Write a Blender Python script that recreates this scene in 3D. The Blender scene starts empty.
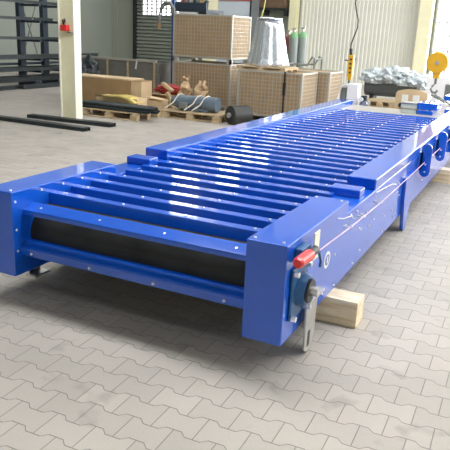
import bpy, bmesh, math, random
from mathutils import Vector, Matrix, noise
random.seed(7)
SC = bpy.context.scene
COL = SC.collection
PI = math.pi

# ------------------------------------------------------------------ materials
def srgb(r, g, b):
    f = lambda c: (c/255/12.92) if c/255 <= .04045 else ((c/255+.055)/1.055)**2.4
    return (f(r), f(g), f(b), 1)

def mat(name, col, rough=.5, metal=0, spec=.5, coat=0, coat_rough=.1, var=0.0, vscale=6, bump=0, bscale=40, dirt=None):
    m = bpy.data.materials.new(name); m.use_nodes = True
    nt = m.node_tree; b = nt.nodes['Principled BSDF']
    b.inputs['Base Color'].default_value = col
    b.inputs['Roughness'].default_value = rough
    b.inputs['Metallic'].default_value = metal
    b.inputs['Specular IOR Level'].default_value = spec
    b.inputs['Coat Weight'].default_value = coat
    b.inputs['Coat Roughness'].default_value = coat_rough
    tc = nt.nodes.new('ShaderNodeTexCoord')
    if var:
        n = nt.nodes.new('ShaderNodeTexNoise'); n.inputs['Scale'].default_value = vscale; n.inputs['Detail'].default_value = 5
        nt.links.new(tc.outputs['Object'], n.inputs['Vector'])
        r = nt.nodes.new('ShaderNodeValToRGB')
        d = dirt or tuple(c*(1-var) for c in col[:3])+(1,)
        r.color_ramp.elements[0].color = d
        r.color_ramp.elements[1].color = tuple(min(1, c*(1+var*.5)) for c in col[:3])+(1,)
        r.color_ramp.elements[0].position = .3; r.color_ramp.elements[1].position = .7
        nt.links.new(n.outputs['Fac'], r.inputs['Fac']); nt.links.new(r.outputs['Color'], b.inputs['Base Color'])
    if bump:
        n2 = nt.nodes.new('ShaderNodeTexNoise'); n2.inputs['Scale'].default_value = bscale
        nt.links.new(tc.outputs['Object'], n2.inputs['Vector'])
        bp = nt.nodes.new('ShaderNodeBump'); bp.inputs['Strength'].default_value = bump; bp.inputs['Distance'].default_value = .02
        nt.links.new(n2.outputs['Fac'], bp.inputs['Height']); nt.links.new(bp.outputs['Normal'], b.inputs['Normal'])
    return m

def glow(name, col, s):
    m = bpy.data.materials.new(name); m.use_nodes = True
    b = m.node_tree.nodes['Principled BSDF']
    b.inputs['Base Color'].default_value = (.8, .8, .8, 1)
    b.inputs['Emission Color'].default_value = col
    b.inputs['Emission Strength'].default_value = s
    return m

def wood(name, a, b_, scale=8, rough=.75):
    m = bpy.data.materials.new(name); m.use_nodes = True
    nt = m.node_tree; b = nt.nodes['Principled BSDF']; b.inputs['Roughness'].default_value = rough
    tc = nt.nodes.new('ShaderNodeTexCoord'); mp = nt.nodes.new('ShaderNodeMapping')
    mp.inputs['Scale'].default_value = (1, 9, 9)
    n = nt.nodes.new('ShaderNodeTexNoise'); n.inputs['Scale'].default_value = scale; n.inputs['Detail'].default_value = 6
    r = nt.nodes.new('ShaderNodeValToRGB')
    r.color_ramp.elements[0].color = a; r.color_ramp.elements[0].position = .35
    r.color_ramp.elements[1].color = b_; r.color_ramp.elements[1].position = .65
    nt.links.new(tc.outputs['Object'], mp.inputs['Vector']); nt.links.new(mp.outputs['Vector'], n.inputs['Vector'])
    nt.links.new(n.outputs['Fac'], r.inputs['Fac']); nt.links.new(r.outputs['Color'], b.inputs['Base Color'])
    return m

BLUE = mat('blue_paint', (.004, .105, .64, 1), rough=.4, spec=.1, coat=1, coat_rough=.06, var=.1, vscale=2.5, bump=.02, bscale=5)
BLUE.node_tree.nodes['Principled BSDF'].inputs['Coat IOR'].default_value = 1.65
BLUED = mat('blue_machinery_paint', (.02, .11, .28, 1), rough=.35, var=.15)
RUBBER = mat('black_rubber', (.028, .030, .028, 1), rough=.62, spec=.35, var=.45, vscale=4, dirt=(.012, .012, .012, 1))
ZINC = mat('galvanised_steel', (.62, .62, .60, 1), rough=.38, metal=.85, var=.15, vscale=20)
SCREW = mat('zinc_screw', (.85, .85, .86, 1), rough=.3, metal=.6)
RED = mat('red_plastic', (.72, .03, .03, 1), rough=.35, coat=.3)
BLACK = mat('black_plastic', (.02, .02, .022, 1), rough=.4)
CREAMP = mat('cream_plate', (.85, .83, .68, 1), rough=.4)
WHITE = mat('white_label', (.85, .85, .85, 1), rough=.5)
CORD = mat('pale_pink_cord', (.66, .50, .66, 1), rough=.5)
TIMBER = wood('sawn_timber', (.74, .56, .34, 1), (.93, .82, .60, 1), 4)
PALLETW = wood('pallet_wood', (.42, .30, .17, 1), (.66, .52, .33, 1), 4)
KRAFT = mat('kraft_cardboard', (.38, .25, .125, 1), rough=.8, var=.15, vscale=3)
KRAFTL = mat('light_cardboard', (.66, .50, .31, 1), rough=.8, var=.1, vscale=4)
KPAPER = mat('kraft_paper', (.60, .42, .25, 1), rough=.7, var=.2, vscale=6)
WIRE = mat('crate_wire', (.52, .50, .44, 1), rough=.5, metal=.4)
LINER = mat('cardboard_liner', (.50, .345, .19, 1), rough=.8, var=.12, vscale=5)
DARKST = mat('dark_steel', (.03, .04, .045, 1), rough=.4, metal=.3, var=.3, vscale=8)
RACK = mat('dark_blue_rack', (.022, .04, .065, 1), rough=.5, var=.2)
GREYM = mat('grey_blue_motor', (.13, .18, .23, 1), rough=.45, var=.2)
STRAPW = mat('white_strap', (.72, .68, .60, 1), rough=.6)
CREAM = mat('cream_column_paint', (.90, .86, .60, 1), rough=.5, var=.04)
CREAMLIT = mat('cream_column_lit', (.90, .88, .78, 1), rough=.45)  # whitened column tone, light from the right put into the colour
FOIL = mat('silver_foil', (.80, .84, .92, 1), rough=.22, metal=.85, bump=.35, bscale=9)
FILM = mat('plastic_film', (.72, .78, .82, 1), rough=.2, spec=.9, coat=.6, var=.3, vscale=14, bump=.7, bscale=18, dirt=(.30, .36, .40, 1))
FOILW = mat('white_foil', (.88, .88, .90, 1), rough=.3, bump=.3, bscale=12, coat=.3)
GASG = mat('grey_cylinder_paint', (.24, .28, .27, 1), rough=.45)
GASGR = mat('green_cylinder_shoulder', (.16, .36, .17, 1), rough=.4)
GASR = mat('maroon_cylinder_paint', (.20, .06, .06, 1), rough=.45)
GREYF = mat('grey_frame', (.20, .22, .20, 1), rough=.5)
GREYPN = mat('grey_panel', (.19, .19, .17, 1), rough=.7, var=.2, vscale=3)
YELLOW = mat('crane_yellow', (.85, .46, .02, 1), rough=.35, coat=.4)
TAPE = mat('yellow_film', (.75, .62, .18, 1), rough=.3, coat=.4)
REDF = mat('red_sheet', (.42, .04, .04, 1), rough=.5, var=.2)
WALLG = mat('wall_grey_panel', (.36, .39, .33, 1), rough=.7, var=.05, vscale=.5)
WALLC = mat('corrugated_cream', (.88, .88, .80, 1), rough=.55, var=.04, vscale=.6)
WALLL = mat('wall_left_panel', (.30, .33, .29, 1), rough=.7, var=.05, vscale=.4)
CEIL = mat('ceiling_panel', (.36, .36, .34, 1), rough=.8)
DOORM = mat('door_slats', (.28, .31, .27, 1), rough=.5, metal=.1)
PANEG = mat('greenish_bin', (.55, .60, .55, 1), rough=.4, var=.1)
PANE = glow('daylight_pane', (1, 1, 1, 1), 4.0)
PANED3 = glow('daylight_pane_side', (1, 1, 1, 1), 6)
PANEW = glow('daylight_pane_gate', (1, 1, 1, 1), 8)
PANEB = glow('daylight_pane_strip', (1, 1, 1, 1), 9)
PANED = glow('daylight_pane_dim', (.95, 1, .98, 1), .6)
SKYL = glow('skylight_pane', (.98, .99, 1, 1), 18.5)
SKYM = glow('skylight_pane_rear', (.98, .99, 1, 1), 7)
FILLF = glow('added_front_fill_pane', (.98, .99, 1, 1), 2.0)  # added fill panel, unseen, brightens faces turned to the camera
FRAMEG = mat('grey_window_frame', (.38, .40, .40, 1), rough=.5)

# floor: bone-shaped interlocking pavers, joints computed from the ground coordinates
def floor_material():
    m = bpy.data.materials.new('bone_pavers'); m.use_nodes = True
    nt = m.node_tree; N = nt.nodes; Lk = nt.links; bs = N['Principled BSDF']
    def mth(op, a, b=None, c=None):
        n = N.new('ShaderNodeMath'); n.operation = op
        for i, v in enumerate((a, b, c)):
            if v is None: continue
            if isinstance(v, (int, float)): n.inputs[i].default_value = v
            else: Lk.new(v, n.inputs[i])
        return n.outputs[0]
    tc = N.new('ShaderNodeTexCoord')
    mp = N.new('ShaderNodeMapping'); mp.vector_type = 'POINT'
    mp.inputs['Rotation'].default_value = (0, 0, -.025)
    Lk.new(tc.outputs['Object'], mp.inputs['Vector'])
    sx = N.new('ShaderNodeSeparateXYZ'); Lk.new(mp.outputs['Vector'], sx.inputs[0])
    L, p = .2, .1385
    X = mth('DIVIDE', mth('ADD', sx.outputs[0], -.062), L)
    Y = mth('DIVIDE', mth('ADD', sx.outputs[1], -.1925), p)
    k = mth('ROUND', Y)
    par = mth('MULTIPLY', mth('FLOORED_MODULO', k, 2), .5)
    # trapezoid wave for boundary k, +1 where the row above it is narrow
    ph = mth('FRACT', mth('ADD', X, par))
    tri = mth('SUBTRACT', mth('ABSOLUTE', mth('SUBTRACT', ph, .5)), .25)       # -.25 .. .25
    s = mth('MAXIMUM', mth('MINIMUM', mth('MULTIPLY', tri, 15), 1), -1)
    off = mth('MULTIPLY', s, -.095)
    d = mth('SUBTRACT', mth('SUBTRACT', Y, k), off)                            # signed distance in rows
    row = mth('SUBTRACT', k, mth('LESS_THAN', d, 0))
    dY = mth('MULTIPLY', mth('ABSOLUTE', d), p)
    rp = mth('MULTIPLY', mth('FLOORED_MODULO', row, 2), .5)
    xs = mth('ADD', X, rp)
    fx = mth('FRACT', xs)
    dX = mth('MULTIPLY', mth('MINIMUM', fx, mth('SUBTRACT', 1, fx)), L)
    dist = mth('MINIMUM', mth('ADD', dX, .0006), dY)
    mr = N.new('ShaderNodeMapRange'); mr.interpolation_type = 'SMOOTHSTEP'
    mr.inputs['From Min'].default_value = .0012; mr.inputs['From Max'].default_value = .0034
    Lk.new(dist, mr.inputs['Value'])
    cx = N.new('ShaderNodeCombineXYZ'); Lk.new(mth('FLOOR', xs), cx.inputs[0]); Lk.new(row, cx.inputs[1])
    wn = N.new('ShaderNodeTexWhiteNoise'); wn.noise_dimensions = '3D'; Lk.new(cx.outputs[0], wn.inputs['Vector'])
    n1 = N.new('ShaderNodeTexNoise'); n1.inputs['Scale'].default_value = 1.1; n1.inputs['Detail'].default_value = 6; Lk.new(tc.outputs['Object'], n1.inputs['Vector'])
    n2 = N.new('ShaderNodeTexNoise'); n2.inputs['Scale'].default_value = 90; n2.inputs['Detail'].default_value = 4; Lk.new(tc.outputs['Object'], n2.inputs['Vector'])
    n3 = N.new('ShaderNodeTexNoise'); n3.inputs['Scale'].default_value = 4.3; n3.inputs['Detail'].default_value = 3; Lk.new(tc.outputs['Object'], n3.inputs['Vector'])
    st = N.new('ShaderNodeMapRange'); st.inputs['From Min'].default_value = .60; st.inputs['From Max'].default_value = .70; Lk.new(n3.outputs['Fac'], st.inputs['Value'])
    v = mth('ADD', mth('MULTIPLY', wn.outputs['Value'], .13), mth('MULTIPLY', n1.outputs['Fac'], .40))
    v = mth('ADD', v, mth('MULTIPLY', n2.outputs['Fac'], .16))
    v = mth('SUBTRACT', mth('ADD', v, .60), mth('MULTIPLY', st.outputs[0], .20))
    base = N.new('ShaderNodeMix'); base.data_type = 'RGBA'; base.blend_type = 'MULTIPLY'; base.inputs['Factor'].default_value = 1
    base.inputs['A'].default_value = (.455, .42, .375, 1)
    cc = N.new('ShaderNodeCombineXYZ'); [Lk.new(v, cc.inputs[i]) for i in range(3)]
    Lk.new(cc.outputs[0], base.inputs['B'])
    mx = N.new('ShaderNodeMix'); mx.data_type = 'RGBA'
    mx.inputs['A'].default_value = (.19, .17, .15, 1)
    Lk.new(mr.outputs[0], mx.inputs['Factor']); Lk.new(base.outputs['Result'], mx.inputs['B'])
    Lk.new(mx.outputs['Result'], bs.inputs['Base Color'])
    bs.inputs['Roughness'].default_value = .62; bs.inputs['Specular IOR Level'].default_value = .3
    bp = N.new('ShaderNodeBump'); bp.inputs['Strength'].default_value = .5; bp.inputs['Distance'].default_value = .004
    Lk.new(mr.outputs[0], bp.inputs['Height']); Lk.new(bp.outputs['Normal'], bs.inputs['Normal'])
    return m
FLOORM = floor_material()

# ------------------------------------------------------------------ mesh helpers
class MB:
    def __init__(s): s.bm = bmesh.new()
    def box(s, a, b, rot=None, piv=None, taper=None):
        r = bmesh.ops.create_cube(s.bm, size=1)
        c = [(a[i]+b[i])/2 for i in range(3)]; d = [b[i]-a[i] for i in range(3)]
        for v in r['verts']:
            v.co = Vector((v.co.x*d[0]+c[0], v.co.y*d[1]+c[1], v.co.z*d[2]+c[2]))
        if rot:
            bmesh.ops.rotate(s.bm, verts=r['verts'], cent=piv or c, matrix=rot)
        return s
    def cyl(s, a, b, r1, r2=None, n=20, cap=True):
        a, b = Vector(a), Vector(b); r2 = r1 if r2 is None else r2
        q = (b-a).to_track_quat('Z', 'Y').to_matrix().to_4x4()
        M = Matrix.Translation((a+b)/2) @ q
        bmesh.ops.create_cone(s.bm, cap_ends=cap, segments=n, radius1=r1, radius2=r2, depth=(b-a).length, matrix=M)
        return s
    def tube(s, pts, r, n=8):
        pts = [Vector(p) for p in pts]
        rings = []
        for i, p in enumerate(pts):
            t = (pts[min(i+1, len(pts)-1)]-pts[max(i-1, 0)]).normalized()
            up = Vector((0, 0, 1)) if abs(t.z) < .9 else Vector((1, 0, 0))
            u = t.cross(up).normalized(); w = u.cross(t)
            rings.append([s.bm.verts.new(p+(u*math.cos(k*2*PI/n)+w*math.sin(k*2*PI/n))*r) for k in range(n)])
        for i in range(len(rings)-1):
            for k in range(n):
                s.bm.faces.new((rings[i][k], rings[i][(k+1) % n], rings[i+1][(k+1) % n], rings[i+1][k]))
        s.bm.faces.new(rings[0]); s.bm.faces.new(rings[-1][::-1])
        return s
    def prism(s, prof, axis, a, b):
        """prof: list of 2D points in the plane across `axis`; extruded from a to b"""
        def P(p, t):
            return {'x': (t, p[0], p[1]), 'y': (p[0], t, p[1]), 'z': (p[0], p[1], t)}[axis]
        A = [s.bm.verts.new(P(p, a)) for p in prof]; B = [s.bm.verts.new(P(p, b)) for p in prof]
        n = len(prof)
        for i in range(n): s.bm.faces.new((A[i], A[(i+1) % n], B[(i+1) % n], B[i]))
        s.bm.faces.new(A[::-1]); s.bm.faces.new(B)
        return s
    def lathe(s, prof, c=(0, 0, 0), n=24):
        rings = []
        for r, z in prof:
            rings.append([s.bm.verts.new((c[0]+r*math.cos(2*PI*k/n), c[1]+r*math.sin(2*PI*k/n), c[2]+z)) for k in range(n)])
        for i in range(len(rings)-1):
            for k in range(n):
                s.bm.faces.new((rings[i][k], rings[i][(k+1) % n], rings[i+1][(k+1) % n], rings[i+1][k]))
        s.bm.faces.new(rings[0][::-1]); s.bm.faces.new(rings[-1])
        return s
    def build(s, name, m, parent=None, bevel=0, smooth=False, kind=None, origin=None, seg=2):
        bmesh.ops.recalc_face_normals(s.bm, faces=s.bm.faces)
        if parent is not None and origin is None: origin = parent.location
        if origin is None:
            origin = Vector((0, 0, 0))
        bmesh.ops.translate(s.bm, verts=s.bm.verts, vec=-Vector(origin))
        me = bpy.data.meshes.new(name); s.bm.to_mesh(me); s.bm.free()
        o = bpy.data.objects.new(name, me); COL.objects.link(o)
        me.materials.append(m)
        if smooth:
            for p in me.polygons: p.use_smooth = True
        if bevel:
            md = o.modifiers.new('bevel', 'BEVEL'); md.width = bevel; md.segments = seg; md.limit_method = 'ANGLE'; md.angle_limit = .6
            for p in me.polygons: p.use_smooth = True
            md.harden_normals = True
        if parent is not None:
            o.parent = parent
        else:
            o.location = origin
        if kind: o['kind'] = kind
        return o

def smooth_by_angle(o, ang=.7):
    me = o.data
    for p in me.polygons: p.use_smooth = True
    bm = bmesh.new(); bm.from_mesh(me)
    for e in bm.edges:
        if len(e.link_faces) == 2 and e.calc_face_angle(0) > ang: e.smooth = False
    bm.to_mesh(me); bm.free()

def tag(o, label, cat, group=None):
    o['label'] = label; o['category'] = cat
    if group: o['group'] = group
    return o
def thing(name, loc, label, cat, group=None):
    o = bpy.data.objects.new(name, None); COL.objects.link(o); o.location = loc; o.empty_display_size = .1
    return tag(o, label, cat, group)
def sub(o, parent):          # make o a child of a mesh part that sits at its own thing's origin
    o.parent = parent
    return o
def structure(o): o['kind'] = 'structure'; return o
def copy_tree(o, parent=None):
    c = o.copy(); COL.objects.link(c)
    if parent is not None: c.parent = parent
    for ch in [x for x in list(COL.objects) if x.parent == o and x != c]: copy_tree(ch, c)
    return c
def part(mb, name, m, root, **k):           # world coordinates in, parented to thing root
    return mb.build(name, m, root, **k)
def subpart(mb, name, m, p, root, **k):     # world coordinates in, parented to a part p of root
    o = mb.build(name, m, None, origin=root.location, **k); o.location = (0, 0, 0); o.parent = p
    return o

# ------------------------------------------------------------------ the hall
XW, XE, YN, YS, ZC = -15.6, 7.0, 20.0, -9.0, 7.5
structure(MB().box((XW-.3, YS-.3, -.3), (XE+.3, YN+.3, 0)).build('floor', FLOORM))
structure(MB().box((XW-.3, YS-.3, ZC), (XE+.3, YN+.3, ZC+.2)).build('ceiling', CEIL))
structure(MB().box((XW-.3, YS-.3, 0), (XW, YN+.3, ZC)).build('wall_left', WALLL))
structure(MB().box((XE, YS-.3, 0), (XE+.3, YN+.3, ZC)).build('wall_right', WALLC))
structure(MB().box((XW, YS-.3, 0), (XE, YS, ZC)).build('wall_front', WALLL))
structure(MB().box((XW, YN, 0), (XE, YN+.3, ZC)).build('wall_back', WALLG))
# corrugated cladding on the right stretch of the back wall
mb = MB(); x = -7.36; prof = []
while x < -3.1:
    prof += [(x, YN-.02), (x+.055, YN-.02), (x+.07, YN-.06), (x+.12, YN-.06)]; x += .135
prof += [(x, YN-.02), (x, YN-.001), (-7.36, YN-.001)]
structure(mb.prism(prof, 'z', .0, ZC).build('trim_1', WALLC))
# seams between the big wall panels at the left
structure(MB().box((-15.6, YN-.03, 0), (-15.3, YN, ZC)).build('trim_2', WALLG))

def steel_column(name, x, y, w, d, m1, m2=None):
    mb = MB().box((x-w/2, y-d/2, 0), (x+w/2, y-d/2+.02, ZC)).box((x-w/2, y+d/2-.02, 0), (x+w/2, y+d/2, ZC)).box((x-.01, y-d/2+.02, 0), (x+.01, y+d/2-.02, ZC))
    return structure(mb.build(name, m1))
# free-standing box column on the left: cream front, right face whitened for the light from that side
cx0, cx1, cy0, cy1 = -6.70, -6.41, 6.33, 6.50
c = structure(MB().box((cx0, cy0, 0), (cx1, cy1, ZC)).build('trim_3', CREAM))
o = structure(MB().box((cx1, cy0-.012, 0), (cx1+.018, cy1+.0, ZC)).box((cx0-.0, cy0-.03, 0), (cx0-.02, cy1+.05, ZC)).build('trim_4', CREAMLIT))
steel_column('trim_5', -7.5, 19.75, .28, .3, CREAM)
structure(MB().box((-3.12, 19.5, 0), (-2.72, 19.95, ZC)).build('trim_6', CREAM))
structure(MB().box((-8.05, 14, 0), (-7.6, 14.4, ZC)).build('trim_7', CREAM))

def window(n, x0, x1, z0, z1, y, nx, nz, m, fr=.05, frm=None):
    w = MB().box((x0, y-.05, z0), (x1, y-.03, z1)).build('window_%d' % n, m); structure(w)
    fb = MB()
    for i in range(nx+1):
        xx = x0+(x1-x0)*i/nx; fb.box((xx-fr/2, y-.1, z0-fr/2), (xx+fr/2, y-.02, z1+fr/2))
    for i in range(nz+1):
        zz = z0+(z1-z0)*i/nz; fb.box((x0, y-.09, zz-fr/2), (x1, y-.02, zz+fr/2))
    f = fb.build('window_frame', frm or FRAMEG, origin=(0, 0, 0)); f.parent = w
    return w
window(1, -2.62, 6.6, .35, 4.0, YN, 19, 4, PANEW)
window(2, -9.4, -8.2, 2.95, 4.6, YN, 2, 2, PANEB, .04)
window(9, -12.6, -10.9, 5.3, 7.2, YN, 3, 2, PANEB, .04)
window(10, -10.9, -9.4, 4.2, 5.8, YN, 2, 2, PANEB, .04)
# right wall windows
w = MB().box((XE-.05, 5, 1.0), (XE-.03, 19, 6.3)).build('window_3', PANED3); structure(w)
fb = MB()
for i in range(15): fb.box((XE-.1, 5+i-.03, .97), (XE-.02, 5+i+.03, 6.33))
for z in (1, 2.3, 3.6, 4.9, 6.3): fb.box((XE-.09, 5, z-.03), (XE-.02, 19, z+.03))
f = fb.build('window_frame', FRAMEG, origin=(0, 0, 0)); f.parent = w
# front wall windows behind the camera
window(4, -8, 5, 3.2, 5.2, YS+.12, 13, 2, PANED)
# skylights; the third is a front fill panel added behind the camera
for i, (x0, x1, y0, y1) in enumerate([(-4.5, 6.5, 1.5, 2.9), (-13, 4.5, 10.5, 12.0), (-7, 6.5, -4.6, -3.6)]):
    w = MB().box((x0, y0, ZC-.04), (x1, y1, ZC-.02)).build('window_%d' % (5+i), (SKYL, SKYM, FILLF)[i]); structure(w)
    fb = MB()
    for k in range(9): xx = x0+(x1-x0)*k/8; fb.box((xx-.04, y0, ZC-.08), (xx+.04, y1, ZC-.015))
    f = fb.build('window_frame', FRAMEG, origin=(0, 0, 0)); f.parent = w
# roller door with a gridded window band
mb = MB(); prof = []; z = 0
while z < 5.0:
    prof += [(YN-.03, z), (YN-.12, z+.02), (YN-.12, z+.10), (YN-.03, z+.12)]; z += .137
prof += [(YN-.03, z), (YN-.005, z), (YN-.005, 0)]
d = structure(mb.prism(prof, 'x', -14.3, -11.1).build('door_1', DOORM))
mb = MB(); gp = MB()
mb.box((-13.97, YN-.15, 2.07), (-12.2, YN-.13, 3.4))
for i in range(9): gp.box((-13.97+i*.221-.028, YN-.19, 2.05), (-13.97+i*.221+.028, YN-.12, 3.42))
for i in range(11): gp.box((-13.97, YN-.18, 2.07+i*.133-.022), (-12.2, YN-.12, 2.07+i*.133+.022))
o = mb.build('window_pane', PANE, origin=(0, 0, 0)); o.parent = d
o = gp.build('window_grid', FRAMEG, origin=(0, 0, 0)); o.parent = d
o = MB().box((-14.42, YN-.2, 0), (-14.28, YN-.001, 5.2)).box((-11.12, YN-.2, 0), (-10.98, YN-.001, 5.2)).build('door_frame', DARKST, origin=(0, 0, 0)); o.parent = d

# ------------------------------------------------------------------ the blue belt feeder machine
XR, XRi, XLi, XL = 0.0, -.212, -1.708, -1.92
H0, HG, HT = .163, .602, .683
YE = 7.25
m = thing('belt_conveyor', (XL/2, 0, 0), 'long glossy blue belt conveyor with closely spaced cross slats, raised on timbers', 'conveyor')
def P_(mb, name, mt, **k): return part(mb, name, mt, m, **k)
for side, (a, b) in (('r', (XRi, XR)), ('l', (XL, XLi))):
    o = P_(MB().box((a, .004, H0), (b, YE, HG)), 'side_frame', BLUE, bevel=.006)
    # bolts on the side frame
    out = b+.0 if side == 'r' else a
    o = P_(MB().box((a-.0005, 0, H0-.0005), (b+.0005, 1.022, HT)), 'end_housing', BLUE, bevel=.006)
    P_(MB().box((a, 1.72, HG-.004), (b, YE, HT)), 'guard_cover', BLUE, bevel=.012, seg=3)
    t0, t1 = (-.245, -.03) if side == 'r' else (-1.89, -1.675)
    P_(MB().box((t0, 1.41, HG-.002), (t1, 1.54, .66)), 'guide_block', BLUE, bevel=.01)
# housing screws, one mesh each
def screw(mb_p, n, r=.008, h=.005):
    p = Vector(mb_p); n = Vector(n)
    return MB().cyl(p-n*.002, p+n*h, r, r*.75, n=8)
for p, n in [((-.203+.02, .04, HT), (0, 0, 1)), ((-.035, .04, HT), (0, 0, 1)), ((-1.745, .035, HT), (0, 0, 1)), ((-1.885, .035, HT), (0, 0, 1)),
             ((XLi, .029, .622), (1, 0, 0)), ((XLi, .253, .650), (1, 0, 0)), ((XLi, .451, .650), (1, 0, 0)), ((XLi, .641, .650), (1, 0, 0)),
             ((XLi, .835, .650), (1, 0, 0)), ((XLi, .028, .45), (1, 0, 0)), ((XLi, .03, .318), (1, 0, 0)), ((XRi+.02, .98, HT), (0, 0, 1)), ((-.035, .98, HT), (0, 0, 1))]:
    P_(screw(p, n, .009), 'housing_screw', SCREW)
# bolts on the outer right face
bolts = [(.54, .438), (.81, .401), (.62, .22), (.853, .192), (1.268, .202), (1.425, .247), (1.62, .371), (1.765, .383), (2.09, .33), (2.4, .30), (2.1, .2),
         (1.35, .42), (1.39, .405), (1.36, .515), (1.41, .50), (1.52, .49), (1.0, .53), (1.25, .56), (1.75, .55), (2.05, .56), (2.55, .50), (2.62, .47), (2.55, .42),
         (2.63, .38), (2.5, .22), (3.0, .45), (3.05, .38), (3.2, .25), (3.75, .30), (4.1, .52), (4.7, .4), (.30, .302), (.32, .252), (.12, .30)]
for y, z in bolts: P_(screw((XR, y, z), (1, 0, 0), .008, .008), 'side_bolt', SCREW)
# slats
def slat_mesh(tilt=0, w=.066, h=.085):
    prof = [(-w/2-.012, -h+.0), (-w/2, -.004), (-w/2+.004, 0), (w/2-.004, 0), (w/2, -.004), (w/2+.012, -h)]
    c, s = math.cos(tilt), math.sin(tilt)
    return [(y*c-z*s, y*s+z*c) for y, z in prof]
SX = [-1.602, -1.602+.4273, -1.602+.8547, -.320]
n_slats = 31
base = None; scr = None
for k in range(n_slats):
    y0 = .148+.207*k
    if k == 0:
        o = P_(MB().prism([(y0-.012+a, .583+b) for a, b in [(-.045, -.052), (-.048, -.024), (-.046, -.020), (.03, .012), (.036, .010), (.036, -.04)]], 'x', XLi-.01, XRi+.01), 'slat', BLUE, bevel=.002)
        for sx in SX: subpart(screw((sx, y0-.02, .583-.0075), (0, -.39, .92), .0095), 'screw', SCREW, o, m)
    else:
        if base is None:
            base = P_(MB().prism([(y0+a, .62+b) for a, b in slat_mesh()], 'x', XLi-.01, XRi+.01), 'slat', BLUE, bevel=.002); o = base; yb = y0
            scr = [subpart(screw((sx, y0, .62), (0, 0, 1), .0095), 'screw', SCREW, base, m) for sx in SX]
        else:
            o = base.copy(); COL.objects.link(o); o.parent = m; o.location = (0, y0-yb, 0)
            if k < 25:
                for s_ in scr:
                    q = s_.copy(); COL.objects.link(q); q.parent = o
            else:
                mb = MB()
                for sx in SX:
                    p = Vector((sx, yb, .62)); mb.cyl(p-Vector((0, 0, .002)), p+Vector((0, 0, .005)), .0095, .007, n=8)
                q = subpart(mb, 'screw_row', SCREW, o, m); q['kind'] = 'stuff'
# lower front cross bar: sloped top, upright front
o = P_(MB().prism([(.15, .368), (.055, .348), (.045, .338), (.06, .285), (.15, .285)], 'x', XLi-.01, XRi+.01), 'front_cross_bar', BLUE, bevel=.004)
for sx in SX: subpart(screw((sx-.02, .049, .310), (0, -1, -.25), .0095), 'screw', SCREW, o, m)
# belt pulley and belt
o = P_(MB().cyl((XLi-.01, .30, .395), (XRi+.01, .30, .395), .158, n=48), 'belt_pulley', RUBBER); smooth_by_angle(o)
P_(MB().box((XLi+.03, .30, .543), (XRi-.03, YE-.2, .553)), 'upper_belt', RUBBER)
P_(MB().box((XLi+.03, .30, .237), (XRi-.03, YE-.2, .247)), 'lower_belt', RUBBER)
o = P_(MB().cyl((XLi-.01, YE-.2, .395), (XRi+.01, YE-.2, .395), .158, n=32), 'tail_pulley', RUBBER); smooth_by_angle(o)
# far cross boxes on the end of the frame
P_(MB().box((-.645, 6.78, .672), (-.37, 7.2, .765)), 'end_cross_box', BLUE, bevel=.008)
P_(MB().box((-.64, 6.76, .603), (-.42, 7.2, .662)), 'end_cross_box', BLUE, bevel=.008)
P_(MB().box((-.33, YE+.0, .50), (.05, YE+.4, .66)), 'end_cross_box', BLUE, bevel=.008)
P_(MB().box((XLi-.01, 6.58, .565), (XRi+.01, YE, .603)), 'rear_plate', mat('bare_plate', (.50, .48, .44, 1), rough=.45, metal=.3), bevel=.003)['label'] = 'bare grey end plate'
P_(MB().box((XLi-.01, YE-.06, .38), (XRi+.01, YE, .56)), 'rear_cross_bar', BLUE, bevel=.004)
# bearing unit
bu = P_(MB().box((0, .065, .27), (.018, .29, .545)), 'bearing_unit', BLUED, bevel=.02)
subpart(MB().cyl((.015, .185, .41), (.06, .185, .41), .09, .075, n=28), 'bearing_housing', BLUED, bu, m)
subpart(MB().cyl((.06, .185, .41), (.075, .185, .41), .062, n=24), 'bearing_seal', BLACK, bu, m)
subpart(MB().cyl((.06, .185, .41), (.112, .185, .41), .024, n=18), 'shaft_end', ZINC, bu, m)
for y, z in [(.085, .52), (.27, .52), (.085, .285), (.27, .285)]:
    subpart(MB().cyl((.015, y, z), (.04, y, z), .016, n=6), 'bolt', SCREW, bu, m)
# pull cord emergency switch
sw = P_(MB().box((0, .10, .57), (.04, .23, .645)), 'emergency_switch', BLUED, bevel=.008)
subpart(MB().cyl((.062, -.015, .620), (.062, .14, .612), .028, .030, n=24), 'red_knob', RED, sw, m)
subpart(MB().cyl((.062, -.030, .6205), (.062, -.015, .620), .021, .028, n=24), 'knob_end', RED, sw, m)
subpart(MB().cyl((.062, .14, .612), (.062, .235, .612), .022, n=18), 'cable_gland', BLACK, sw, m)
subpart(MB().box((.045, .245, .545), (.051, .325, .69)), 'cream_plate', CREAMP, sw, m)['label'] = 'upright cream coloured plate'
subpart(MB().tube([(.07, .27, .585), (.075, .30, .53), (.07, .31, .50)], .007), 'cable_tail', BLUED, sw, m)
# pull cord along the side
pc = P_(MB().tube([(.05, .33, .575), (.05, .95, .545), (.05, 1.7, .525), (.05, 2.7, .525), (.05, 4, .53), (.05, YE, .535)], .0035), 'pull_cord', CORD)
for y, z in [(.95, .545), (1.25, .535), (1.72, .525), (2.7, .525), (3.9, .53)]:
    subpart(MB().cyl((0, y, z-.005), (.055, y, z-.005), .005, n=8).cyl((.05, y-.004, z), (.05, y+.004, z), .009, n=10), 'cord_eye', SCREW, pc, m)
P_(MB().tube([(.004, .80, .625), (.012, .90, .60), (.03, 1.0, .595), (.012, 1.06, .59), (.02, 1.10, .55)], .0028), 'signal_wire', WHITE)
P_(MB().tube([(.004, 1.74, .585), (.012, 1.95, .575), (.03, 2.15, .57), (.03, 2.3, .54)], .0028), 'signal_wire', WHITE)
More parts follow.
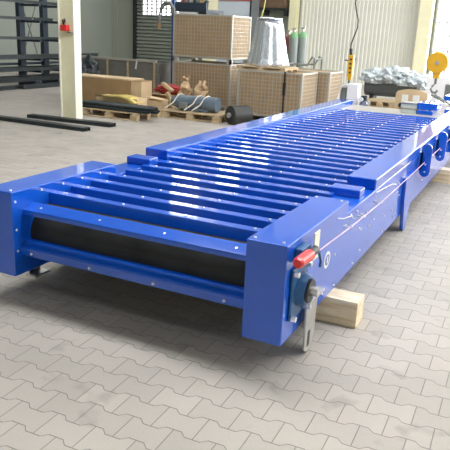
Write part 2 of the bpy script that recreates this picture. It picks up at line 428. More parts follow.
# oval badge: white ring, blue field, red centre mark
def oval(x, cy, cz, ry, rz, t):
    return MB().prism([(cy+ry*math.cos(a*2*PI/28), cz+rz*math.sin(a*2*PI/28)) for a in range(28)], 'x', x, x+t)
bg = P_(oval(0, .665, .412, .056, .050, .003), 'badge', WHITE)
subpart(oval(.003, .665, .412, .036, .032, .0012), 'badge_field', mat('badge_blue', (.05, .09, .35, 1)), bg, m)
subpart(MB().box((.0042, .655, .392), (.0052, .675, .432)), 'badge_mark', WHITE, bg, m)
# galvanised foot bracket with slot
def bracket(x0, x1, ya, nm='foot_bracket'):
    prof = [(ya, .335), (ya+.18, .335), (ya+.17, .08), (ya+.13, .018), (ya+.07, .001), (ya+.02, .03)]
    br = P_(MB().prism(prof, 'x', x0, x1), nm, ZINC, bevel=.003)
    fx = x1+.03 if x0 > -1 else x0-.03
    subpart(MB().box((min(0, fx) if x0 > -1 else fx, ya-.05, .325), (max(0, fx) if x0 > -1 else XL+.0, ya+.19, .337)), 'flange', ZINC, br, m)
    return br
br = bracket(.028, .040, .245)
subpart(MB().box((.040, .30, .04), (.0415, .335, .13)), 'slot', BLACK, br, m)
subpart(MB().cyl((.035, .26, .29), (.055, .26, .29), .016, n=6), 'bolt', SCREW, br, m)
P_(MB().box((-1.89, .27, .045), (-1.80, .40, .06)).box((-1.875, .28, .06), (-1.865, .38, .17)), 'foot_bracket', ZINC)
# blue tapered support leg plates
for x0, x1 in ((.0, .03), (XL-.03, XL)):
    lg = P_(MB().prism([(2.74, .50), (3.12, .50), (3.10, .36), (2.98, .015), (2.90, .0), (2.86, .02), (2.76, .3)], 'x', x0, x1), 'support_leg', BLUE, bevel=.003)
# rounded lugs standing out from the right side
for y in (3.45, 4.40, 5.35, 6.3):
    prof = []
    for k in range(13): a = PI*k/12; prof.append((.058+.048*math.cos(a), .655+.048*math.sin(a)))
    for k in range(13): a = PI+PI*k/12; prof.append((.058+.048*math.cos(a), .44+.048*math.sin(a)))
    lu = P_(MB().prism(prof, 'y', y, y+.02).box((-.002, y, .45), (.03, y+.02, .62)), 'lug_plate', BLUE)
    for z in (.44, .51): subpart(screw((.06, y, z), (0, -1, 0), .010, .01), 'bolt', SCREW, lu, m)
P_(MB().box((0, 5.6, .3), (.14, 5.9, .5)), 'motor_mount', BLUE, bevel=.01)

# timbers
def timber(loc, size, label):
    t = thing('support_timber', loc, label, 'timber', None)
    mb = MB().box((loc[0]-size[0]/2, loc[1]-size[1]/2, 0), (loc[0]+size[0]/2, loc[1]+size[1]/2, H0-.001))
    t2 = mb.build('support_timber', TIMBER, None, origin=loc, bevel=.004)
    bpy.data.objects.remove(t)
    return tag(t2, label, 'timber')
timber((-.90, .81, 0), (2.18, .155, 0), 'sawn timber beam under the near end of the blue conveyor, end sticking out at right')
timber((-.66, 5.24, 0), (2.6, .17, 0), 'sawn timber beam under the far half of the blue conveyor')

# ------------------------------------------------------------------ steel bars on the floor at left
def cbar(loc, length, label, rz):
    w, h, t = .075, .06, .012
    mb = MB().box((-length, 0, 0), (0, t, h)).box((-length, w-t, 0), (0, w, h)).box((-length, t, h-t), (0, w-t, h))
    mb.box((-length, w+.012, 0), (.0, w+.012+t, h)).box((-length, 2*w+.012-t, 0), (0, 2*w+.012, h)).box((-length, w+.012+t, h-t), (0, 2*w+.012-t, h))
    mb.box((-length+.1, w-.001, .03), (-length+.14, w+.013, .05)).box((-.2, w-.001, .03), (-.16, w+.013, .05))
    o = mb.build('steel_channel', DARKST, None); o.location = loc; o.rotation_euler = (0, 0, rz)
    return tag(o, label, 'steel bar')
cbar((-5.46, 5.36, 0), 3.4, 'dark double steel channel lying on the floor, the one nearer the conveyor', -.01)
cbar((-5.42, 6.0, 0), 1.75, 'dark double steel channel on the floor right at the foot of the cream column', .04)

# switch box on the column
t = thing('wall_switch', (-6.56, cy0, 1.5), 'small red switch with a black handle high on the cream column', 'switch')
part(MB().box((-6.63, cy0-.09, 1.50), (-6.49, cy0, 1.60)), 'switch_body', RED, t, bevel=.01)
part(MB().cyl((-6.55, cy0-.09, 1.545), (-6.55, cy0-.12, 1.545), .035, n=16), 'switch_knob', RED, t)
part(MB().tube([(-6.60, cy0-.02, 1.60), (-6.60, cy0-.05, 1.68), (-6.585, cy0-.02, 1.70), (-6.57, cy0-.02, 1.64)], .014), 'black_handle', BLACK, t)
part(MB().box((-6.51, cy0-.05, 1.47), (-6.42, cy0, 1.49)), 'mounting_strip', GREYF, t)

# ------------------------------------------------------------------ pallets
def pallet(loc, size, rz, label, cat='pallet', grp=None, h=.144):
    L, W = size
    t = thing('wooden_pallet', loc, label, cat, grp)
    z = loc[2]; x0, y0 = loc[0]-L/2, loc[1]-W/2
    n = 7; bw = W/n*.78
    for i in range(n):
        yy = y0+(W-bw)*i/(n-1)
        part(MB().box((x0, yy, z+h-.022), (x0+L, yy+bw, z+h)), 'deck_board', PALLETW, t)
    for i in range(3):
        xx = x0+(L-.1)*i/2
        part(MB().box((xx, y0, z+h-.044), (xx+.1, y0+W, z+h-.022)), 'cross_board', PALLETW, t)
    for i in range(3):
        yy = y0+(W-.1)*i/2
        part(MB().box((x0, yy, z), (x0+L, yy+.1, z+.022)), 'bottom_board', PALLETW, t)
        for j in range(3):
            xx = x0+(L-.145)*j/2
            part(MB().box((xx, yy, z+.022), (xx+.145, yy+.1, z+h-.044)), 'block', PALLETW, t)
    t.rotation_euler = (0, 0, rz)
    return t
pallet((-6.13, 7.30, 0), (1.25, .80), 0, 'wooden pallet by the cream column carrying black rods and cardboard')
pallet((-4.88, 8.07, 0), (1.24, .74), .0, 'light wooden pallet carrying the grey motor wrapped with white straps')
pallet((-2.60, 13.4, 0), (.75, .7), 0, 'small wooden pallet on the floor beyond the far end of the conveyor')
pallet((-3.92, 9.03, .935), (1.0, .72), 0, 'wooden deck on the wire crate under the foil covered cone', h=.07)

# long cardboard boxes left
t = thing('cardboard_box', (-6.72, 8.3, 0), 'long brown cardboard box lying behind the black rods', 'box')
def box_shell(t, x0, x1, y0, y1, z0, z1, m_, th=.012):
    part(MB().box((x0, y0, z0), (x1, y1, z1-.01)), 'box_body', m_, t, bevel=.004)
box_shell(t, -7.9, -6.38, 7.95, 8.45, 0, .62, KRAFT)
part(MB().box((-7.9, 7.94, .60), (-6.38, 8.46, .625)), 'lid_edge', KRAFTL, t)
t = thing('cardboard_box', (-6.05, 8.15, .0), 'light tan corrugated box at the right end of the long brown box', 'box')
part(MB().box((-6.37, 7.97, 0), (-6.12, 8.35, .60)), 'box_body', KRAFTL, t, bevel=.004)
part(MB().box((-6.37, 7.96, .60), (-6.11, 8.37, .607)), 'top_flap', KRAFT, t)
t = thing('cardboard_box', (-6.45, 7.5, .144), 'low open cardboard tray on the pallet with yellow film over it', 'box')
part(MB().box((-6.76, 7.38, .144), (-5.82, 7.72, .33)), 'box_body', KRAFTL, t)
part(MB().box((-6.76, 7.34, .33), (-5.95, 7.5, .336), rot=Matrix.Rotation(-.25, 3, 'X')), 'open_flap', KRAFT, t)
part(MB().prism([(-6.55, .345), (-6.2, .375), (-5.95, .35), (-5.80, .26), (-5.86, .25), (-6.0, .33), (-6.25, .35), (-6.55, .335)], 'y', 7.28, 7.6), 'yellow_film', TAPE, t)
t = thing('cardboard_box', (-5.95, 8.7, 0), 'pale cardboard box between the black rod ends and the straps', 'box')
part(MB().box((-6.05, 8.02, 0), (-5.64, 8.20, .27)), 'box_body', KRAFTL, t, bevel=.003)
part(MB().box((-6.0, 7.99, .29), (-5.66, 8.21, .298), rot=Matrix.Rotation(.1, 3, 'Y')), 'top_flap', KRAFTL, t)
t = thing('cardboard_box', (-6.0, 8.8, 0), 'flat tan carton behind the red sheet and light corrugated box', 'box')
part(MB().box((-6.35, 8.55, 0), (-5.55, 8.95, .32)), 'box_body', KRAFT, t, bevel=.003)
part(MB().box((-6.35, 8.5, .32), (-5.55, 8.6, .33)), 'top_flap', KRAFTL, t)
# red crumpled sheet
def crumple(name, m_, c, size, seed, label, cat, n=12, amp=.35, z0=None):
    bm = bmesh.new(); bmesh.ops.create_icosphere(bm, subdivisions=4, radius=1)
    for v in bm.verts:
        q = v.co.normalized(); f = 1+amp*noise.noise(q*2.3+Vector((seed, 0, 0)))+amp*.6*abs(noise.noise(q*5.1+Vector((0, seed, 0))))
        v.co = Vector((q.x*f*size[0], q.y*f*size[1], max(q.z*f*size[2], -size[2]*.85)))
    me = bpy.data.meshes.new(name); bm.to_mesh(me); bm.free(); me.materials.append(m_)
    o = bpy.data.objects.new(name, me); COL.objects.link(o); o.location = c
    return tag(o, label, cat) if label else o
crumple('red_sheet', REDF, (-5.92, 8.72, .415), (.33, .13, .10), 3, 'crumpled red sheet lying on the flat carton', 'sheet')
# black rods: a bundle, each a rod
g = 'black steel rods bundled on the pallet'
k = 0
for j in range(2):
    for i in range(6):
        ra = .028
        L_ = [1.5, 1.42, 1.6, 1.45, 1.38, 1.52][(i+j*2) % 6]
        o = MB().cyl((-6.77, 0, 0), (-6.77+L_, 0, 0), ra, n=12).cyl((-6.77+L_, 0, 0), (-6.77+L_+.02, 0, 0), ra*.55, n=10).build('steel_rod', DARKST)
        smooth_by_angle(o)
        o.location = (0, 6.94+i*.058+j*.029, .173+j*.050)
        tag(o, 'black steel rod in the bundle lying on the pallet before the cardboard', 'rod', g)
# timber offcut leaning
for i, (a, b_, lab) in enumerate([((-5.79, 8.40, .40), (-5.60, 8.40, .03), 'raw wooden plank sloping down beside the grey motor'), ((-5.96, 8.49, .56), (-5.72, 8.49, .42), 'raw wooden plank sloping behind the pale box, above the other plank')]):
    a, b_ = Vector(a), Vector(b_); d_ = b_-a; ang = math.atan2(-d_.z, d_.x)
    o = MB().box((-d_.length/2, -.05, -.025), (d_.length/2, .05, .025)).build('wooden_plank', PALLETW); o.location = (a+b_)/2; o.rotation_euler = (0, ang, 0)
    tag(o, lab, 'plank')
# grey motor on pallet 2
t = thing('electric_motor', (-4.92, 8.0, .150), 'blue grey cylindrical motor lying strapped on the light wooden pallet', 'motor')
zc = .150+.14
o = part(MB().cyl((-5.28, 8.0, zc), (-4.70, 8.0, zc), .13, n=32), 'motor_body', GREYM, t); smooth_by_angle(o)
o = part(MB().cyl((-4.70, 8.0, zc), (-4.44, 8.0, zc), .14, n=32), 'end_bell', GREYM, t, bevel=.01)
o = part(MB().cyl((-5.42, 8.0, zc), (-5.28, 8.0, zc), .08, .125, n=24), 'gear_nose', GREYM, t); smooth_by_angle(o)
part(MB().box((-5.2, 7.90, .150), (-4.6, 8.10, .2)), 'base_plate', GREYM, t)
part(MB().box((-5.15, 7.78, .2), (-5.0, 7.86, .30)), 'terminal_box', GREYF, t)
for x in (-5.28, -4.86, -4.70):
    mb = MB()
    pts = [(x-.16, 7.74, .17), (x-.04, 7.85, .28), (x+.02, 7.92, zc+.125), (x+.05, 8.0, zc+.152), (x+.05, 8.12, zc+.11), (x, 8.3, .17)]
    mb.tube(pts, .013, n=6)
    part(mb, 'strap', STRAPW, t)
# crumpled kraft paper behind the motor
def paper(c, h, w, seed, label):
    bm = bmesh.new(); n = 8
    g_ = [[None]*(n+1) for _ in range(n+1)]
    for i in range(n+1):
        for j in range(n+1):
            u, v_ = i/n-.5, j/n
            g_[i][j] = bm.verts.new((u*w*(1-.4*v_)+.12*noise.noise(Vector((u*3, v_*3, seed))), .14*noise.noise(Vector((u*4+7, v_*4, seed)))+.1*v_*v_, v_*h+.08*noise.noise(Vector((u*5, v_*2, seed+4)))))
    for i in range(n):
        for j in range(n): bm.faces.new((g_[i][j], g_[i+1][j], g_[i+1][j+1], g_[i][j+1]))
    me = bpy.data.meshes.new('kraft_paper'); bm.to_mesh(me); bm.free(); me.materials.append(KPAPER)
    o = bpy.data.objects.new('kraft_paper', me); COL.objects.link(o); o.location = c
    md = o.modifiers.new('s', 'SOLIDIFY'); md.thickness = .01
    return tag(o, label, 'paper')
paper((-5.40, 8.36, .20), .52, .30, 1.2, 'crumpled brown packing paper standing up behind the grey motor, left piece')
paper((-5.02, 8.36, .20), .46, .24, 5.7, 'crumpled brown packing paper standing up behind the grey motor, right piece')
# dark roll beside the pallet
t = thing('black_roll', (-3.98, 7.98, .17), 'black rubber roll with a pale core lying beside the motor pallet', 'roll')
dv = Vector((.42, .75, 0)).normalized()
c0 = Vector((-4.06, 7.74, .17)); c1 = c0+dv*.40
o = part(MB().cyl(c0, c1, .168, n=32), 'rubber_roll', mat('roll_black', (.025, .027, .026, 1), rough=.45), t, bevel=.012)
part(MB().cyl(c0-dv*.05, c0+dv*.1, .045, n=16), 'core', ZINC, t)
part(MB().cyl(c0-dv*.004, c0, .11, n=24), 'end_disc', DARKST, t)

# ------------------------------------------------------------------ wire crates (box pallets)
def wire_crate(x0, y0, z0, W, D, Hh, label, lin, grp='wire mesh box crates'):
    t = thing('wire_crate', (x0+W/2, y0+D/2, z0), label, 'crate', grp)
    part(MB().box((x0+.025, y0+.025, z0+.12), (x0+W-.025, y0+D-.025, z0+Hh-.03)), 'cardboard_liner', lin, t)
    mb = MB()
    for xx in (x0, x0+W-.04):
        for yy in (y0, y0+D-.04): mb.box((xx, yy, z0), (xx+.04, yy+.04, z0+Hh))
    for zz in (z0+.10, z0+Hh-.035):
        mb.box((x0+.04, y0, zz), (x0+W-.04, y0+.035, zz+.035)).box((x0+.04, y0+D-.035, zz), (x0+W-.04, y0+D, zz+.035))
        mb.box((x0, y0+.04, zz), (x0+.035, y0+D-.04, zz+.035)).box((x0+W-.035, y0+.04, zz), (x0+W, y0+D-.04, zz+.035))
    part(mb, 'crate_frame', WIRE, t)
    mb = MB(); r = .0045; n = int(W/.072)
    for i in range(1, n): xx = x0+W*i/n; mb.box((xx-r, y0+.004, z0+.12), (xx+r, y0+.012, z0+Hh-.03))
    nz = int((Hh-.14)/.072)
    for i in range(1, nz): zz = z0+.12+(Hh-.15)*i/nz; mb.box((x0+.03, y0+.002, zz-r), (x0+W-.03, y0+.010, zz+r))
    part(mb, 'front_mesh', WIRE, t)
    mb = MB(); n = int(D/.072)
    for i in range(1, n): yy = y0+D*i/n; mb.box((x0+W-.012, yy-r, z0+.12), (x0+W-.004, yy+r, z0+Hh-.03))
    for i in range(1, nz): zz = z0+.12+(Hh-.15)*i/nz; mb.box((x0+W-.010, y0+.03, zz-r), (x0+W-.002, y0+D-.03, zz+r))
    part(mb, 'side_mesh', WIRE, t)
    for xx in (x0+.0, x0+W-.1):
        for yy in (y0, y0+D-.1): part(MB().box((xx, yy, z0+.001), (xx+.1, yy+.1, z0+.09)), 'foot', WIRE, t)
    part(MB().box((x0+.02, y0+.02, z0+.09), (x0+W-.02, y0+D-.02, z0+.12)), 'bottom_tray', WIRE, t)
    return t
wire_crate(-6.22, 9.3, 0, 1.37, .92, .965, 'wire mesh crate lined with cardboard, lower of the stack of two', LINER)
wire_crate(-6.22, 9.3, .965, 1.37, .92, .955, 'wire mesh crate lined with cardboard, upper of the stack of two', LINER)
wire_crate(-4.35, 8.6, 0, 1.31, .86, .935, 'wire mesh crate with the foil covered cone on top', LINER)
wire_crate(-4.12, 9.56, 0, 1.30, .86, .935, 'wire mesh crate right of the one that carries the cone', LINER)
o = MB().box((-3.40, 8.585, .18), (-3.37, 8.597, .95)).box((-3.40, 8.585, .935), (-3.37, 8.70, .95)).box((-3.41, 8.575, .52), (-3.36, 8.598, .75)).build('hanging_strap', BLACK)
tag(o, 'black strap hanging down the front of the crate below the cone', 'strap')

# foil covered cone
t = thing('foil_covered_cone', (-3.93, 9.02, 1.006), 'tall cone draped in shiny silver foil on top of the wire crate', 'covered machine part')
bm = bmesh.new(); n = 72; rings = []
for j in range(13):
    f_ = j/12; zz = .86*f_
    r = .43-(.43-.245)*f_**.8
    if j == 12: r -= .02
    ring = []
    for k in range(n):
        a = 2*PI*k/n
        fold = (.024*math.sin(a*7+1.5*math.sin(a*2))+.012*math.sin(a*15+1))*(1-.65*f_)
        ring.append(bm.verts.new(((r+fold)*math.cos(a), (r*.92+fold)*math.sin(a)*.85, zz+.02*math.sin(a*2)*f_)))
    rings.append(ring)
for j in range(12):
    for k in range(n): bm.faces.new((rings[j][k], rings[j][(k+1) % n], rings[j+1][(k+1) % n], rings[j+1][k]))
bm.faces.new(rings[-1]); bm.faces.new(rings[0][::-1])
me = bpy.data.meshes.new('foil_cover'); bm.to_mesh(me); bm.free(); me.materials.append(FOIL)
for p in me.polygons: p.use_smooth = True
o = bpy.data.objects.new('foil_cover', me); COL.objects.link(o); o.parent = t
o = part(MB().lathe([(.24, .855), (.24, .875), (.16, .885)], (-3.93, 9.02, 1.006)), 'top_disc', FOIL, t); smooth_by_angle(o)
o = MB().tube([(-4.10, 9.0, 1.90), (-4.06, 9.0, 2.05), (-3.98, 9.0, 2.6), (-3.9, 9.0, 3.6), (-3.8, 9.0, ZC)], .012).build('yellow_sling', mat('sling_yellow', (.72, .66, .25, 1), rough=.6))
tag(o, 'thin yellow lifting sling rising from the top of the foil cone', 'sling')

# tray of parts on top of the stack
t = thing('parts_tray', (-5.85, 9.7, 1.92), 'dark blue tray of parts on top of the crate stack', 'tray')
part(MB().box((-6.2, 9.34, 1.96), (-5.47, 10.1, 2.02)).box((-6.2, 9.32, 2.02), (-5.47, 9.35, 2.14)), 'tray_body', RACK, t)
part(MB().box((-6.12, 9.35, 1.921), (-5.70, 9.6, 1.96)), 'white_sheet', WHITE, t)
part(MB().box((-5.68, 9.4, 1.921), (-5.5, 10.0, 1.96)), 'spacer', RACK, t)
for i in range(5): part(MB().cyl((-6.1+i*.13, 9.5, 2.02), (-6.1+i*.13, 9.55, 2.19), .05, n=12), 'part_item', [GASR, GREYF, DARKST, KRAFT, DARKST][i], t)
# blue post and hose
t = thing('blue_post', (-6.60, 9.95, 0), 'slim blue steel post standing left of the crate stack', 'post')
part(MB().box((-6.64, 9.93, .02), (-6.575, 10.0, 3.2)), 'post_tube', mat('post_blue', (.03, .09, .32, 1), rough=.4), t)
part(MB().box((-6.70, 9.86, 0), (-6.52, 10.06, .02)), 'base_plate', DARKST, t)
t = thing('grey_hose', (-6.72, 9.8, 1.6), 'thick grey ribbed hose curving over the top of the blue post', 'hose')
part(MB().tube([(-6.88, 9.78, 1.70), (-6.88, 9.78, 1.85), (-6.82, 9.78, 2.02), (-6.72, 9.78, 2.14), (-6.60, 9.78, 2.14), (-6.52, 9.8, 2.02), (-6.54, 9.8, 1.93)], .042, n=10), 'hose_body', GREYF, t)
part(MB().cyl((-6.88, 9.78, 1.60), (-6.88, 9.78, 1.72), .05, n=10), 'hose_end', KRAFT, t)

# white cabinet panel and shelf
t = thing('grey_cabinet', (-7.1, 14.3, 0), 'tall pale grey cabinet behind the crate stack', 'cabinet')
part(MB().box((-7.59, 14.0, 0), (-6.60, 14.5, 2.42)), 'cabinet_body', mat('pale_grey_panel', (.50, .56, .62, 1), rough=.5), t)
part(MB().box((-6.62, 13.985, 0), (-6.57, 14.5, 2.6)), 'dark_edge', DARKST, t)
part(MB().box((-7.59, 13.98, 2.42), (-6.60, 14.5, 2.5)), 'cabinet_top', REDF, t)
t = thing('wall_shelf', (-8.4, 19.7, 2.45), 'long wall shelf with brown stored boards high on the back wall', 'shelf')
part(MB().box((-9.6, 19.4, 2.40), (-7.7, 20, 2.46)), 'shelf_board', DARKST, t)
part(MB().box((-9.5, 19.45, 2.46), (-7.75, 19.9, 2.75)), 'stored_boards', mat('stored_brown', (.16, .10, .06, 1), rough=.7, var=.5, vscale=3), t)
for x in (-9.5, -8.6, -7.8): part(MB().box((x, 19.5, 2.2), (x+.05, 20, 2.40)), 'shelf_bracket', DARKST, t)

# gas cylinders
def gas(x, y, r, h, body, sh, label):
    t = thing('gas_cylinder', (x, y, 0), label, 'gas cylinder')
    o = part(MB().lathe([(r*.96, 0), (r, .03), (r, h-.14)], (x, y, 0)), 'cylinder_body', body, t); smooth_by_angle(o)
    o = part(MB().lathe([(r, h-.14), (r*.9, h-.07), (r*.6, h-.02), (r*.35, h)], (x, y, 0)), 'shoulder', sh, t); smooth_by_angle(o)
    part(MB().cyl((x, y, h), (x, y, h+.07), .025, n=10).box((x-.05, y-.02, h+.05), (x+.05, y+.02, h+.09)), 'valve', ZINC, t)
gas(-4.54, 12.0, .105, 1.66, GASG, GASGR, 'grey gas cylinder with green shoulder, the left of the two green topped ones')
gas(-4.40, 12.2, .105, 1.68, GASG, GASGR, 'grey gas cylinder with green shoulder, the right of the two green topped ones')
gas(-4.79, 12.3, .115, 1.60, GASR, GASR, 'maroon gas cylinder between the foil cone and the green topped cylinders')

# tubular trolley
t = thing('tube_trolley', (-3.9, 11.0, 0), 'grey tubular steel trolley frame behind the wire crates', 'trolley')
z1, z2 = .98, 1.16
for (a, b_) in [((-4.3, 10.9), (-3.62, 10.9)), ((-4.3, 11.4), (-3.62, 11.4))]:
    part(MB().tube([(a[0], a[1], .1), (a[0], a[1], z1), (b_[0]-.15, b_[1], z1), (b_[0]-.05, b_[1], z2), (b_[0], b_[1], z2-.03), (b_[0]+.03, b_[1], .1)], .022), 'side_tube', GREYF, t)
for x, z in ((-4.3, z1), (-3.95, z1), (-3.62, z2-.05), (-4.3, .3), (-3.6, .3)): part(MB().tube([(x, 10.9, z), (x, 11.4, z)], .018), 'cross_tube', GREYF, t)
part(MB().tube([(-3.95, 10.9, z1), (-3.95, 10.9, .3)], .018), 'upright', GREYF, t)
part(MB().box((-4.3, 10.9, .28), (-3.6, 11.4, .32)), 'deck', GREYF, t)
for x in (-4.3, -3.6):
    for y in (10.9, 11.4): part(MB().cyl((x, y-.02, .075), (x, y+.02, .075), .074, n=16), 'wheel', BLACK, t)
part(MB().cyl((-4.25, 11.15, .33), (-4.25, 11.15, .90), .10, n=16), 'hose_drum', GREYF, t)

# slim stand with hook
t = thing('hook_stand', (-2.72, 10, 0), 'thin dark stand with a side hook beside the crates', 'stand')
part(MB().cyl((-2.72, 10.55, .02), (-2.72, 10.55, 1.38), .016, n=8), 'pole', DARKST, t)
part(MB().tube([(-2.72, 10.55, 1.15), (-2.64, 10.55, 1.13), (-2.62, 10.55, 1.2)], .012), 'hook', DARKST, t)
part(MB().tube([(-2.85, 10.55, 1.15), (-2.72, 10.55, 1.14)], .012), 'side_arm', DARKST, t)
part(MB().cyl((-2.72, 10.55, 0), (-2.72, 10.55, .02), .14, n=20), 'base', DARKST, t)

# crane pendant
t = thing('crane_pendant', (-2.02, 8, 1.0), 'yellow hanging crane control pendant on a curved black cable', 'crane control')
dx = Vector((.028, 0, 1)).normalized()
part(MB().box((-2.05, 7.96, .98), (-1.96, 8.04, 1.33)), 'pendant_body', YELLOW, t, bevel=.015)
part(MB().cyl((-2.02, 8, 1.33), (-2.03, 8, 1.43), .025, n=12), 'cable_sleeve', BLACK, t)
for i in range(4): part(MB().cyl((-2.0, 7.945, 1.05+i*.07), (-2.0, 7.965, 1.05+i*.07), .018, n=12), 'button', BLACK, t)
part(MB().box((-2.035, 7.97, .93), (-1.975, 8.03, .98)), 'pendant_foot', YELLOW, t)
cab = [(-2.03, 8, 1.42), (-2.035, 8, 1.50), (-2.00, 8, 1.62), (-1.955, 8, 1.76), (-1.955, 8, 1.88), (-2.0, 8, 2.02), (-2.03, 8, 2.14), (-2.02, 8, 2.26), (-1.98, 8, 2.6), (-1.97, 8, 4), (-1.97, 8, ZC)]
part(MB().tube(cab, .011), 'cable', BLACK, t)

# hook block
t = thing('crane_hook_block', (-.62, 8, 1.28), 'round yellow crane hook block hanging beside the tall window', 'crane hook')
oct_ = [(-.625+.165*math.cos(a*PI/8+.2), 1.29+.165*math.sin(a*PI/8+.2)) for a in range(16)]
part(MB().prism(oct_, 'y', 7.93, 8.07), 'block_housing', YELLOW, t, bevel=.012)
part(MB().prism([(-.70, 1.20), (-.545, 1.20), (-.575, 1.05), (-.665, 1.05)], 'y', 7.95, 8.05), 'hook_neck', YELLOW, t, bevel=.01)
part(MB().cyl((-.625, 7.92, 1.29), (-.625, 7.90, 1.29), .03, n=12), 'axle', ZINC, t)
part(MB().tube([(-.62, 8, 1.06), (-.62, 8, .97), (-.66, 8, .93), (-.68, 8, .88), (-.65, 8, .83), (-.60, 8, .83), (-.575, 8, .87)], .02), 'hook', GREYF, t)
for x in (-.68, -.57): part(MB().cyl((x, 8, 1.44), (x, 8, ZC), .006, n=6), 'wire_rope', GREYF, t)
t = thing('chain_sling', (-.62, 8, .85), 'grey chain sling hanging from the crane hook down to the blue parts', 'chain')
for a_, b_ in [((-.645, 7.93, .80), (-.42, 7.85, .70)), ((-.60, 7.94, .80), (-.33, 7.9, .67))]:
    a_, b_ = Vector(a_), Vector(b_); n = 9
    mb = MB()
    for i in range(n):
        p = a_.lerp(b_, (i+.5)/n); d_ = (b_-a_)/n*.7
        mb.tube([p-d_*.8, p+d_*.8], .012 if i % 2 else .018, n=6)
    part(mb, 'chain_leg', GREYF, t)

# ------------------------------------------------------------------ things past the far end of the conveyor
t = thing('wrapped_gearbox', (-1.88, 7.98, 0), 'narrow white foil wrapped column at the far end of the conveyor', 'wrapped machine')
part(MB().box((-2.00, 7.88, .06), (-1.81, 8.1, .88)), 'wrapped_body', FOILW, t, bevel=.02)
part(MB().box((-2.04, 7.85, 0), (-1.79, 8.13, .06)), 'base', GREYF, t)
part(MB().cyl((-2.07, 7.98, .06), (-2.07, 7.98, .80), .055, n=14), 'side_tank', GREYF, t)
part(MB().tube([(-2.09, 7.86, .40), (-2.13, 7.86, .62), (-2.10, 7.86, .82), (-2.0, 7.86, .86)], .022), 'hose', WHITE, t)
t = thing('valve_block', (-1.68, 7.9, 0), 'grey valve block with silver fittings right of the white wrapped column', 'valve block')
part(MB().box((-1.76, 7.85, 0), (-1.62, 8.0, .62)), 'block_body', GREYF, t, bevel=.01)
for i, (x, z) in enumerate([(-1.72, .52), (-1.66, .58), (-1.73, .64), (-1.64, .48), (-1.69, .44)]): part(MB().cyl((x, 7.8, z), (x, 7.86, z), .035, n=12), 'fitting', ZINC if i % 2 else FOILW, t)
part(MB().cyl((-1.7, 7.9, .62), (-1.7, 7.9, .70), .05, n=14), 'cap', DARKST, t)

# wrapped bundle: dark tank with plastic film
t = thing('film_wrapped_tank', (-2.7, 14.6, 0), 'dark horizontal tank under crumpled clear plastic film by the corrugated wall', 'tank')
o = part(MB().cyl((-3.35, 14.6, .40), (-2.0, 14.6, .40), .27, n=32), 'tank_body', mat('tank_grey', (.10, .115, .12, 1), rough=.3, coat=.5), t); smooth_by_angle(o)
for x in (-3.2, -2.4): part(MB().box((x, 14.4, 0), (x+.1, 14.8, .2)), 'saddle', DARKST, t)
def film(c, size, seed, m_=FILM):
    o = crumple('plastic_film', m_, (0, 0, 0), size, seed, None, None, amp=.5)
    return o
for i, (c, s_) in enumerate([((-3.08, 14.45, .64), (.36, .34, .20)), ((-2.6, 14.42, .68), (.40, .34, .22)), ((-2.2, 14.45, .62), (.36, .34, .20)), ((-1.85, 14.5, .55), (.2, .26, .2))]):
    o = film(c, s_, i*3.3); o.parent = t; o.location = Vector(c)-t.location
    for q in ('label', 'category'):
        if q in o: del o[q]
# kraft box with arched front
t = thing('cardboard_box', (-1.32, 10.2, 0), 'open kraft cardboard box with arched top and two white labels', 'box')
prof = [(-1.62, 0), (-1.02, 0), (-1.02, .60)]
for k in range(9): a = k/8; prof.append((-1.05-.54*a, .66+.05*math.sin(PI*a)))
prof += [(-1.62, .60)]
part(MB().prism(prof, 'y', 10.0, 10.02), 'front_panel', KRAFTL, t)
part(MB().box((-1.62, 10.02, 0), (-1.605, 10.5, .62)), 'side_panel', KRAFTL, t)
part(MB().box((-1.035, 10.02, 0), (-1.02, 10.5, .62)), 'side_panel', WHITE, t)
part(MB().box((-1.605, 10.48, 0), (-1.035, 10.5, .5)), 'back_panel', KRAFTL, t)
for x in (-1.50, -1.29): part(MB().box((x, 9.985, .46), (x+.12, 9.999, .60)), 'white_label', WHITE, t)
for i in range(5): part(MB().cyl((-1.50+i*.075, 9.93, .40), (-1.50+i*.075, 9.99, .40+.03*(i % 2)), .04, n=10), 'dark_fitting', DARKST, t)
# grey bin
t = thing('grey_bin', (-.76, 6.85, .604), 'pale grey green metal bin standing on the far end of the conveyor', 'bin')
part(MB().box((-.875, 6.78, .604), (-.655, 7.0, .745)), 'bin_body', PANEG, t, bevel=.005)
part(MB().box((-.88, 6.77, .742), (-.65, 7.01, .752)), 'rim', ZINC, t)
part(MB().box((-.878, 6.772, .665), (-.652, 6.78, .675)), 'rib', mat('rib_brown', (.35, .22, .12, 1)), t)
# wrapped crates and blue parts at the right
def wrapped(name, x0, x1, y0, y1, h, m_, label, cat, b=.015):
    t = thing(name, ((x0+x1)/2, (y0+y1)/2, 0), label, cat)
    part(MB().box((x0, y0, .1), (x1, y1, h)), 'wrapped_body', m_, t, bevel=b)
    for x in (x0, (x0+x1)/2-.05, x1-.1): part(MB().box((x, y0, 0), (x+.1, y1, .1)), 'runner', PALLETW, t)
    return t
wrapped('wrapped_crate', -1.55, -.95, 13.0, 13.8, .80, FOILW, 'white film wrapped crate behind the arched kraft box', 'crate')
wrapped('wrapped_crate', -.70, .3, 13.0, 13.8, .70, FOILW, 'white film wrapped crate below the window, right of the crane hook', 'crate')
wrapped('dark_machine_part', -1.0, -.75, 12.0, 12.4, .72, GREYF, 'dark grey machine part between the two white wrapped crates', 'machine part')
wrapped('blue_machine_part', -.75, .1, 10.2, 10.9, .62, BLUE, 'blue painted steel box behind the hanging chain sling', 'machine part')
wrapped('blue_machine_part', -.45, .5, 11.3, 11.9, .72, BLUE, 'blue painted steel box farthest right, before the window', 'machine part')
